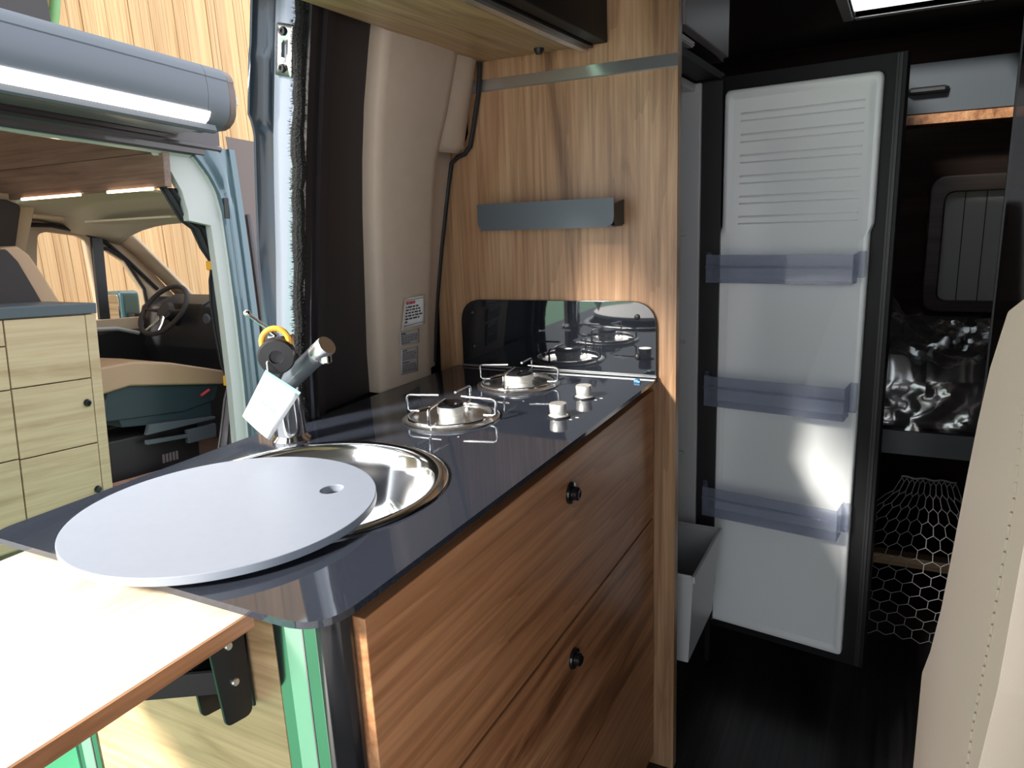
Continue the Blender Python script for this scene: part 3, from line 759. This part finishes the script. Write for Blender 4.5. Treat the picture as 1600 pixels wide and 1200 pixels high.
# rear cupboard over the bed
rc = empty('rear_cupboard', 'slate cupboard with black handle and wooden lower edge above the bed', 'cupboard', (3.5, -.1, 1.64))
obj('body', B((0, .20, -.84, .14, 0, .19)), 'slate', rc, bevel=.002)
obj('wooden_edge', B((-.012, .20, -.84, .14, -.042, -.004)), 'walnut_x', rc, bevel=.002)
bm = bmesh.new(); tube(bm, [(0, -.02, .085), (-.025, -.012, .085), (-.025, .10, .085), (0, .11, .085)], .014, 8); obj('handle', bm, 'black', rc)
# cargo net
random.seed(11)
bm = bmesh.new(); ch = .026; yc_, zt = -.12, .50
def net_pt(a, b):
    t = max(0, min(1, b / .46)); w = .30 + .80 * math.sin(t * math.pi * .62)
    return Vector((2.30 - .03 * math.sin(t * 3.1) + .006 * math.sin(a * 40), yc_ + a * w + .03 * t, zt - b - .02 * (a * 3) ** 2 * t))
seen = set()
hw = ch * math.sqrt(3)
for r_ in range(13):
    for c_ in range(-5, 6):
        cx_ = c_ * hw + (r_ % 2) * hw / 2; cz_ = r_ * ch * 1.5
        vv = [(round(cx_ + ch * math.sin(math.pi / 3 * k), 4), round(cz_ + ch * math.cos(math.pi / 3 * k), 4)) for k in range(6)]
        for k in range(6):
            e = tuple(sorted((vv[k], vv[(k + 1) % 6])))
            if e in seen: continue
            seen.add(e); tube(bm, [net_pt(*e[0]), net_pt(*e[1])], .0013, 5)
tube(bm, [net_pt(a / 10 * .23, -.03) for a in range(-10, 11)], .003, 6)
tag(obj('cargo_net', bm, 'net'), 'grey hexagonal cargo net hanging below the bed', 'net')
o = obj('storage_beam', B((0, .05, -.55, .38, 0, .04), (.0, .05, -.55, -.50, -.09, 0), (.0, .05, .33, .38, -.09, 0)), 'oak_y', bevel=.003); o.location = (2.75, 0, .03)
tag(o, 'low wooden bar standing on the floor behind the cargo net', 'bar')

# smoked glass bathroom door
sg = empty('bathroom_door', 'dark smoked glass bathroom door with thin metal edge', 'door', (2.0, -.20, 0))
obj('pane', B((-.004, .004, -.72, -.004, -.055, 1.97)), 'smoked_glass', sg)
obj('edge_profile', B((-.005, .005, -.004, .0, -.055, 1.97)), 'black_metal', sg)

# ------------------------------------------------------------------ cream seat in front of the camera
st = empty('cream_seat', 'cream leather seat with stitched bolster close to the aisle', 'seat', (.65, -.25, 0))
prof = [(.40, .36), (.90, .36), (.912, .634), (.918, .767), (.83, .85), (.752, .945), (.70, 1.03), (.648, 1.118), (.612, 1.175), (.576, 1.222), (.52, 1.268), (.455, 1.285), (.395, 1.268), (.375, 1.20), (.400, 1.09), (.429, 1.02), (.44, .8)]
prof = rounded(prof, [.03] * 2 + [.02] * 15, 3)
bm = bmesh.new(); prism_y(bm, [(x - .65, z) for x, z in prof], .19, -.16)
obj('backrest', bm, 'cream_leather', st, bevel=.022, seg=5, smooth=60)
bm = bmesh.new()
bp = [(.345, .42), (.44, .42), (.455, .8), (.442, 1.02), (.414, 1.09), (.390, 1.20), (.408, 1.262), (.36, 1.25), (.335, 1.2), (.352, 1.1), (.375, 1.0), (.382, .8)]
prism_y(bm, [(x - .65, z) for x, z in rounded(bp, .012, 3)], .165, -.16)
obj('back_cover', bm, 'cream_grain', st, bevel=.012, seg=4, smooth=60, label='pebbled leather back cover')
bm = bmesh.new(); pts = [(x - .65, .174, z) for x, z in [(.430, .5), (.452, .8), (.4405, 1.02), (.413, 1.09), (.389, 1.20), (.40, 1.25)]]
tube(bm, pts, .003, 8); obj('piping', bm, 'thread', st)
bm = bmesh.new()
path = [(.470, .60), (.478, .80), (.464, 1.02), (.438, 1.10), (.416, 1.19), (.425, 1.24)]
for (x0, z0), (x1, z1) in zip(path, path[1:]):
    n = max(2, int(math.hypot(x1 - x0, z1 - z0) / .008))
    for k in range(n):
        a = (k + .15) / n; b = (k + .8) / n
        tube(bm, [(x0 + (x1 - x0) * a - .65, .1903, z0 + (z1 - z0) * a), (x0 + (x1 - x0) * b - .65, .1903, z0 + (z1 - z0) * b)], .0011, 5)
obj('stitching', bm, 'thread', st)
obj('base', B((-.20, .20, -.12, .13, -.06, .37)), 'black', st, bevel=.02)

# ------------------------------------------------------------------ outside: ground and hall wall
tag(obj('ground', B((-30, 30, -12, 40, -.68, -.62)), 'concrete'), 'grey hall ground around the vans', 'ground', kind='structure')
tag(obj('floor_carpet', B((-14, 3.4, 1.25, 3.6, -.62, -.60), (-14, -2.5, 3.6, 9, -.62, -.60)), 'green'), 'bright green carpet strip between the two vans', 'carpet', kind='structure')
wb = tag(obj('wall_back', B((-1.5, 13.5, 7.05, 7.2, -.6, 6.0)), 'oak_x'), 'wall of upright spruce planks behind the other van', 'wall', kind='structure')
pk = None
x = 2.2; i = 0
while x < 11.5:
    w = random.choice((.12, .14, .14, .16))
    if pk is None:
        pk = obj('plank', B((0, 1, 0, .03, -.6, 6.0)), 'plank', wb); c = pk
    else:
        c = pk.copy(); COL.objects.link(c); c.parent = wb
    c.scale = (w - .005, 1, 1); c.location = (x, 7.015 + random.uniform(-.006, .006), 0)
    x += w; i += 1
rb = obj('roof_beam', B((-3.0, .0, -.2, .0, 0, 1.6)), 'dark_trim', bevel=.01); rb.location = (4.30, 6.85, 3.05)
tag(rb, 'dark hanging panel above the awning, at the top edge', 'panel')
bm = bmesh.new(); tube(bm, [(4.64, 6.93, 4.1), (4.57, 6.93, 3.45), (4.51, 6.93, 3.22), (4.44, 6.93, 3.02), (4.40, 6.93, 2.85), (4.39, 6.97, 2.75)], .045, 12)
tag(obj('green_tube', bm, 'green_tube', smooth=60), 'green tube bending down against the plank wall', 'tube')

# ------------------------------------------------------------------ the other van (its own, nose-down frame)
M2 = Matrix.Translation((2.2, 3.2, 0)) @ Matrix.Rotation(math.radians(4.6), 4, 'Y')
def v2(o): o.matrix_world = M2; return o
cv = v2(empty('campervan', 'grey campervan with open sliding door parked opposite', 'van'))
def side(z): return .12 * max(0, (z - .2) / 1.5) ** 1.6
# header above the door opening, swept along x
bm = bmesh.new(); g = []
for (z, dy) in ((1.735, .10), (1.737, .02), (1.75, .004), (1.775, .0), (1.785, -.012), (1.80, -.012), (1.81, 0), (1.86, 0), (2.0, .01), (2.10, .05), (2.14, .2)):
    g.append([(x, side(min(z, 1.8)) + dy, z) for x in (-3.2, -1.5, -.5, .30, .64)])
sheet(bm, g); obj('door_header', bm, 'van_shade_paint', cv, smooth=40)
# pillar at the front of the opening
bm = bmesh.new(); g = []
for z in (-.5, .0, .16, .5, .9, 1.2, 1.45, 1.55, 1.62, 1.67, 1.71, 1.745, 1.80):
    k = 0 if z < 1.45 else ((z - 1.45) / .35) ** 2 * .20
    s = side(z)
    g.append([(.612 - k, s + .10, z), (.612 - k, s + .03, z), (.618 - k, s + .012, z), (.640 - k * .8, s + .010, z), (.645 - k * .6, s - .002, z), (.668 - k * .3, s - .002, z), (.672, s + .008, z), (.690, s + .008, z), (.696, s - .006, z), (.735, s - .006, z), (.738, s + .02, z)])
sheet(bm, g); obj('door_pillar', bm, 'van_pillar', cv, smooth=40)
bm = bmesh.new(); g = []
for z in (-.1, .16, .5, .9, 1.2, 1.38, 1.40, 1.45, 1.55, 1.66, 1.70, 1.735):
    k = 0 if z < 1.45 else ((z - 1.45) / .35) ** 2 * .20
    s = side(z); w = .055 if z < 1.39 else .19
    g.append([(.614 - k, s + .03, z), (.606 - k, s + .045, z), (.60 - k - w * .3, s + .05, z), (.60 - k - w, s + .055, z), (.602 - k - w, s + .10, z)])
sheet(bm, g); obj('inner_jamb', bm, 'mint', cv, smooth=40, label='mint grey inner door jamb')
bm = bmesh.new(); g = [[(x, side(1.7) + y, z) for x in (-3.2, .46)] for (y, z) in ((.02, 1.739), (.04, 1.733), (.06, 1.730), (.065, 1.75))]
sheet(bm, g); obj('inner_header', bm, 'mint', cv)
bm = bmesh.new()
for z in (1.47, 1.505): lathe(bm, [(0, .006), (.008, .005), (.010, 0)], Matrix.Translation((.63 - .01, side(z) + .008, z)) @ Matrix.Rotation(math.pi / 2, 4, 'X'), 14)
box(bm, .608, .640, side(1.45) + .004, side(1.45) + .012, 1.42, 1.53)
obj('latch', bm, 'black_metal', cv, bevel=.002)
# front passenger door outside
bm = bmesh.new(); g = [[(x, side(z) + .01, z) for x in (.70, .742, .80, 1.2, 1.75)] for z in (-.4, 0, .5, .9, 1.0, 1.3, 1.55, 1.70, 1.80, 1.87)]
sheet(bm, g); obj('front_door', bm, 'van_paint', cv)
bm = bmesh.new(); tube(bm, [(.775, side(z) - .002, z) for z in (.3, .7, 1.0, 1.25, 1.40, 1.45)] , .016, 8); obj('door_seal', bm, 'curtain_grey', cv)
# floor, far side, roof, over-cab shelf, headliner
obj('van_floor', B((-3.2, 2.0, .12, 1.78, -.10, -.04)), 'brown_y', cv)
obj('van_roof', B((-3.2, .9, .25, 1.75, 2.08, 2.12)), 'headliner', cv)
obj('rear_side', B((-3.2, .25, 1.74, 1.80, -.1, 2.1)), 'beige', cv)
bm = bmesh.new()
drv = rounded([(.47, .80), (.52, 1.28), (.535, 1.375), (.60, 1.392), (.80, 1.372), (.849, 1.345), (.905, .80)], [.02, .02, .04, .04, .04, .02, .02], 4)
qrt = rounded([(.962, .78), (.940, 1.275), (.985, 1.285), (1.116, 1.203), (1.245, 1.0), (1.270, .78)], [.02, .03, .03, .06, .05, .02], 4)
out = [(.25, -.1), (.25, 1.62), (.9, 1.52), (1.10, 1.36), (1.33, 1.13), (1.55, .90), (1.75, .80), (1.75, -.1)]
frame_fill(bm, out, [drv, qrt], lambda p: (p[0], 1.75, p[1]))
ds = obj('driver_side', bm, 'beige', cv, solid=.05)
obj('window_post', B((.880, .955, 1.70, 1.725, .78, 1.36)), 'black', ds)
bm = bmesh.new(); tube(bm, [(.30, 1.715, 1.43), (.464, 1.715, 1.43), (.624, 1.715, 1.432), (.812, 1.715, 1.402), (.987, 1.715, 1.33), (1.143, 1.715, 1.20), (1.36, 1.715, .995)], .014, 8); obj('window_seal', bm, 'black', ds)
bm = bmesh.new(); tube(bm, [(.955, 1.715, 1.29), (1.0, 1.715, 1.285), (1.12, 1.715, 1.21), (1.25, 1.715, 1.0), (1.27, 1.715, .80)], .012, 8); obj('quarter_seal', bm, 'black', ds)
obj('driver_door_card', B((.45, 1.45, 1.64, 1.725, -.05, .72)), 'black', ds, bevel=.02)
bm = bmesh.new(); prism_y(bm, rounded([(.45, .72), (1.45, .66), (1.45, .80), (.45, .80)], .02, 3), 1.66, 1.725); obj('door_top', bm, 'beige', ds)
bm = bmesh.new(); tube(bm, [(.72, 1.645, .745), (.95, 1.63, .735), (1.12, 1.64, .69)], .014, 8); obj('grab_trim', bm, 'mint', ds)
bm = bmesh.new(); g = []
for k in range(13):
    t = k / 12; g.append([(.30 + x, y, 1.60 - .30 * x * x * .6 - .12 * abs((y - .9) / .8) ** 3 - (.04 if x > .4 else 0)) for x, y in [((.78) * t, .34 + j * 1.38 / 10) for j in range(11)]])
sheet(bm, g); obj('cab_headliner', bm, 'headliner', cv, solid=.01, smooth=60)
bm = bmesh.new(); prism_z(bm, rounded([(.62, .55), (.86, .62), (.90, 1.45), (.66, 1.45)], .05, 4), 1.44, 1.455); obj('sun_visor', bm, 'headliner', cv, bevel=.005)
bm = bmesh.new(); tube(bm, [(.40, 1.60, 1.47), (.43, 1.55, 1.475), (.60, 1.55, 1.47), (.63, 1.60, 1.46)], .014, 8); obj('grab_handle', bm, 'beige', cv)
bm = bmesh.new(); g = [[(1.02, 1.72, 1.40), (1.10, 1.60, 1.40)], [(1.20, 1.72, 1.26), (1.26, 1.60, 1.25)], [(1.45, 1.72, 1.03), (1.50, 1.60, 1.02)], [(1.62, 1.72, .85), (1.68, 1.60, .84)]]
sheet(bm, g); obj('screen_post', bm, 'beige', cv, solid=.03)
obj('over_cab_shelf', B((.29, .33, .15, 1.74, 1.566, 1.735)), 'brown_y', cv, bevel=.003)
obj('over_cab_panel', B((.30, .34, .15, 1.74, 1.739, 2.08)), 'brown_y', cv, bevel=.003)
for (y0, y1) in ((.85, 1.41), (.24, .61)):
    obj('cab_light', B((.278, .292, y0, y1, 1.552, 1.566)), 'led_warm', cv, bevel=.003, label='warm LED strip under the over-cab shelf')
bm = bmesh.new(); prism_y(bm, rounded([(1.20, -.05), (1.22, .45), (1.16, .60), (1.20, .88), (1.32, .945), (1.50, .93), (1.85, .86), (1.85, -.05)], .04, 4), .25, 1.70); obj('dashboard', bm, 'black', cv, bevel=.01)
bm = bmesh.new(); prism_y(bm, rounded([(1.185, .70), (1.20, .90), (1.34, .965), (1.42, .93), (1.3, .70)], .02, 4), 1.05, 1.50); obj('instrument_hood', bm, 'black', cv, bevel=.01)
for (y, z) in ((1.0, .80), (.92, .70), (.75, .80)):
    bm = bmesh.new(); lathe(bm, [(0, .010), (.03, .010), (.04, 0)], Matrix.Translation((1.19, y, z)) @ Matrix.Rotation(-math.pi / 2, 4, 'Y'), 20)
    obj('air_vent', bm, 'shelf_grey', cv)
# steering wheel
WM_ = Matrix.Translation((1.085, 1.30, .865)) @ Vector((-.80, 0, .60)).to_track_quat('Z', 'X').to_matrix().to_4x4()
bm = bmesh.new(); tube(bm, [WM_ @ Vector((.198 * math.cos(2 * math.pi * k / 48), .198 * math.sin(2 * math.pi * k / 48), 0)) for k in range(48)], .017, 12, True)
sw = obj('steering_wheel', bm, 'seat_dark', cv, smooth=60)
bm = bmesh.new(); lathe(bm, [(0, .010), (.05, .006), (.072, -.015), (.05, -.05), (0, -.05)], WM_, 32); obj('hub', bm, 'seat_dark', sw)
for a in (0, math.pi, 1.5 * math.pi - .35, 1.5 * math.pi + .35):
    c, s = math.sin(a - math.pi / 2 + math.pi / 2), math.cos(a - math.pi / 2 + math.pi / 2)
    bm = bmesh.new(); tube(bm, [WM_ @ Vector((c * .05, s * .05, -.012)), WM_ @ Vector((c * .12, s * .12, -.012)), WM_ @ Vector((c * .182, s * .182, 0))], [.016, .011, .010], 8); obj('spoke', bm, 'steel' if a > 4 else 'seat_dark', sw)
bm = bmesh.new(); tube(bm, [WM_ @ Vector((0, 0, -.04)), WM_ @ Vector((0, 0, -.22))], .04, 14); obj('column', bm, 'black', sw)
# outside mirror beyond the driver's window
bm = bmesh.new(); prism_x(bm, rounded([(1.86, .68), (2.12, .68), (2.14, .98), (1.86, .99)], .05, 5), 1.16, 1.32); mr = obj('door_mirror', bm, 'mirror_case', cv, bevel=.03, seg=4)
bm = bmesh.new(); prism_x(bm, rounded([(1.885, .70), (2.10, .70), (2.115, .955), (1.885, .965)], .04, 5), 1.150, 1.158); obj('mirror_glass', bm, 'mirror_glass', mr)
obj('mirror_arm', B((1.20, 1.28, 1.78, 1.88, .74, .82)), 'black', mr)
# front passenger seat
s2 = v2(empty('passenger_seat', 'tan leather passenger seat in the cab of the other van', 'seat'))
bm = bmesh.new(); prism_y(bm, rounded([(-.05, .50), (.0, .65), (.20, .660), (.43, .625), (.78, .535), (.83, .50), (.78, .45), (.17, .53)], .03, 4), .40, .86); obj('seat_cushion', bm, 'tan', s2, bevel=.025, seg=4, smooth=60)
bm = bmesh.new(); prism_y(bm, rounded([(.02, .36), (.05, .53), (.20, .545), (.76, .455), (.72, .36), (.50, .33)], .02, 3), .42, .84); obj('seat_shell', bm, 'teal_dark', s2, bevel=.01)
bm = bmesh.new(); prism_y(bm, rounded([(.06, .58), (-.13, .99), (-.20, 1.13), (-.25, 1.22), (-.30, 1.262), (-.375, 1.25), (-.42, 1.18), (-.36, 1.0), (-.20, .58)], .03, 4), .44, .84); bk = obj('backrest', bm, 'tan', s2, bevel=.03, seg=4, smooth=60)
bm = bmesh.new(); prism_y(bm, rounded([(-.20, .62), (-.185, .90), (-.255, 1.06), (-.315, 1.19), (-.36, 1.245), (-.47, 1.24), (-.46, 1.0), (-.36, .62)], .02, 3), .425, .45); obj('side_panel', bm, 'seat_dark', bk, bevel=.006)
obj('pedestal', B((.05, .62, .46, .80, -.04, .24)), 'black', s2, bevel=.01)
bm = bmesh.new(); prism_y(bm, [(.24, .245), (.26, .30), (.70, .265), (.70, .25)], .40, .43); prism_y(bm, [(.24, .19), (.24, .215), (.50, .195), (.50, .175)], .40, .43); box(bm, .50, .70, .40, .43, .14, .22); obj('slide_rail', bm, 'shelf_grey', s2, bevel=.003)
bm = bmesh.new(); prism_y(bm, [(.10, .36), (.12, .31), (.60, .255), (.70, .26), (.70, .36)], .43, .83); obj('seat_pan', bm, 'teal_dark', s2, bevel=.004)
bm = bmesh.new(); tube(bm, [(.62, .412, .405), (.68, .412, .43)], .009, 8); obj('pull_loop', bm, 'red_ink', s2, label='red pull loop')
bm = bmesh.new()
for k in range(5): box(bm, .36 + k * .022, .374 + k * .022, .452, .458, .05, .10)
obj('vent', bm, 'curtain_grey', s2)
obj('step_board', B((-.1, .40, .16, .40, -.038, .035)), 'brown_y', cv, bevel=.004)
# far seat / B-post trim
bm = bmesh.new(); prism_y(bm, rounded([(.12, -.1), (.36, 1.0), (.36, 1.28), (.44, 1.54), (.40, 1.60), (.22, 1.60), (.12, 1.0)], .02, 3), 1.55, 1.74); bp = obj('belt_post', bm, 'beige', cv, bevel=.01)
bm = bmesh.new(); prism_y(bm, rounded([(.05, .6), (.27, 1.28), (.33, 1.53), (.25, 1.56), (.05, 1.56)], .03, 3), 1.50, 1.545); obj('post_curtain', bm, 'seat_dark', bp, bevel=.01)
# curtain with ties
cu = v2(empty('cab_curtain', 'dark cab curtain gathered with ochre ties at the door pillar', 'curtain'))
bm = bmesh.new(); g = []
CP = [(.30, .40, 1.565), (.34, .46, 1.50), (.41, .50, 1.40), (.47, .60, 1.36), (.52, .63, 1.26), (.575, .645, 1.19), (.585, .65, 1.15), (.565, .66, 1.08), (.56, .665, .95), (.575, .665, .80), (.605, .67, .60), (.635, .685, .53), (.64, .69, .47)]
for (a_, b_, z) in CP: g.append([(a_ + (b_ - a_) * j / 12, .20 + .018 * math.sin(j * 1.6), z) for j in range(13)])
sheet(bm, g); obj('drape', bm, 'curtain', cu, solid=.008, smooth=60)
bm = bmesh.new(); g = []
for (a_, b_, z) in [(.64, .69, .47), (.61, .69, .40), (.56, .69, .20), (.52, .69, .06)]: g.append([(a_ + (b_ - a_) * j / 12, .20 + .018 * math.sin(j * 1.6), z) for j in range(13)])
sheet(bm, g); obj('lower_drape', bm, 'curtain_grey', cu, solid=.008, smooth=60)
for (x0, x1, z0, z1) in ((.565, .655, 1.14, 1.19), (.625, .70, .475, .535)):
    obj('tie', B((x0, x1, .172, .226, z0, z1)), 'yellow', cu, bevel=.006)
# kitchen block standing in the door of the other van
kb = v2(empty('kitchen_block', 'pale oak kitchen block with dark top in the doorway of the other van', 'kitchen block'))
obj('body', B((-1.6, -.215, .072, .41, -.04, .95)), 'pale_oak_x', kb)
obj('worktop', B((-1.62, -.205, .045, .42, .952, 1.0)), 'shelf_grey', kb, bevel=.004)
obj('stile', B((-.258, -.210, .05, .071, -.04, .948)), 'pale_oak_x', kb, bevel=.002)
def vdoor(x0, x1, z0, z1, knob=None):
    d = obj('door', B((x0 + .002, x1 - .002, .05, .071, z0 + .002, z1 - .002)), 'pale_oak_x', kb, bevel=.0015)
    if knob:
        bm = bmesh.new(); lathe(bm, [(0, .014), (.010, .014), (.012, .008), (.017, .006), (.0175, 0)], Matrix.Translation((knob[0], .05, knob[1])) @ Matrix.Rotation(math.pi / 2, 4, 'X'), 24)
        obj('knob', bm, 'black_gloss', d)
vdoor(-.605, -.260, .66, .948)
vdoor(-.605, -.260, .355, .658, (-.292, .548)); vdoor(-.605, -.260, -.03, .353, (-.284, .135))
vdoor(-1.0, -.608, .84, .948); vdoor(-1.0, -.608, .658, .838); vdoor(-1.0, -.608, .36, .656); vdoor(-1.0, -.608, -.03, .358)
vdoor(-1.6, -1.003, .5, .948); vdoor(-1.6, -1.003, -.03, .498)
# awning with light strip
aw = v2(empty('awning', 'grey roller awning with a bright LED strip on the other van', 'awning'))
AP = [(.02, 1.835), (-.115, 1.835), (-.150, 1.845), (-.185, 1.872), (-.203, 1.905), (-.210, 1.97), (-.207, 2.02), (-.198, 2.058), (-.200, 2.064), (-.190, 2.090), (-.165, 2.118), (-.12, 2.128), (.10, 2.128), (.14, 2.10)]
bm = bmesh.new(); prism_x(bm, AP, -3.2, .29); obj('case', bm, 'awning', aw, smooth=30)
bm = bmesh.new(); prism_x(bm, AP, .292, .42); ec = obj('end_section', bm, 'awning', aw, smooth=30)
bm = bmesh.new(); prism_x(bm, [(y * .96 - .004, z * .97 + .06) for y, z in AP], .42, .47); obj('end_cap', bm, 'van_paint', ec, bevel=.02, seg=3)
bm = bmesh.new(); prism_x(bm, [(-.158, 1.842), (-.188, 1.862), (-.202, 1.884), (-.2055, 1.897), (-.199, 1.897), (-.15, 1.86)], -3.2, .30); obj('led_strip', bm, 'led', aw, label='glowing white LED strip')
bm = bmesh.new(); prism_x(bm, [(-.165, 1.805), (-.190, 1.805), (-.196, 1.815), (-.186, 1.842), (-.160, 1.842)], -3.2, .34); obj('lead_rail', bm, 'slate', aw, smooth=30)
bm = bmesh.new(); prism_x(bm, [(.12, 1.83), (-.06, 1.83), (-.06, 1.838), (.12, 1.838)], -3.2, .35); obj('mounting_rail', bm, 'alu', aw)
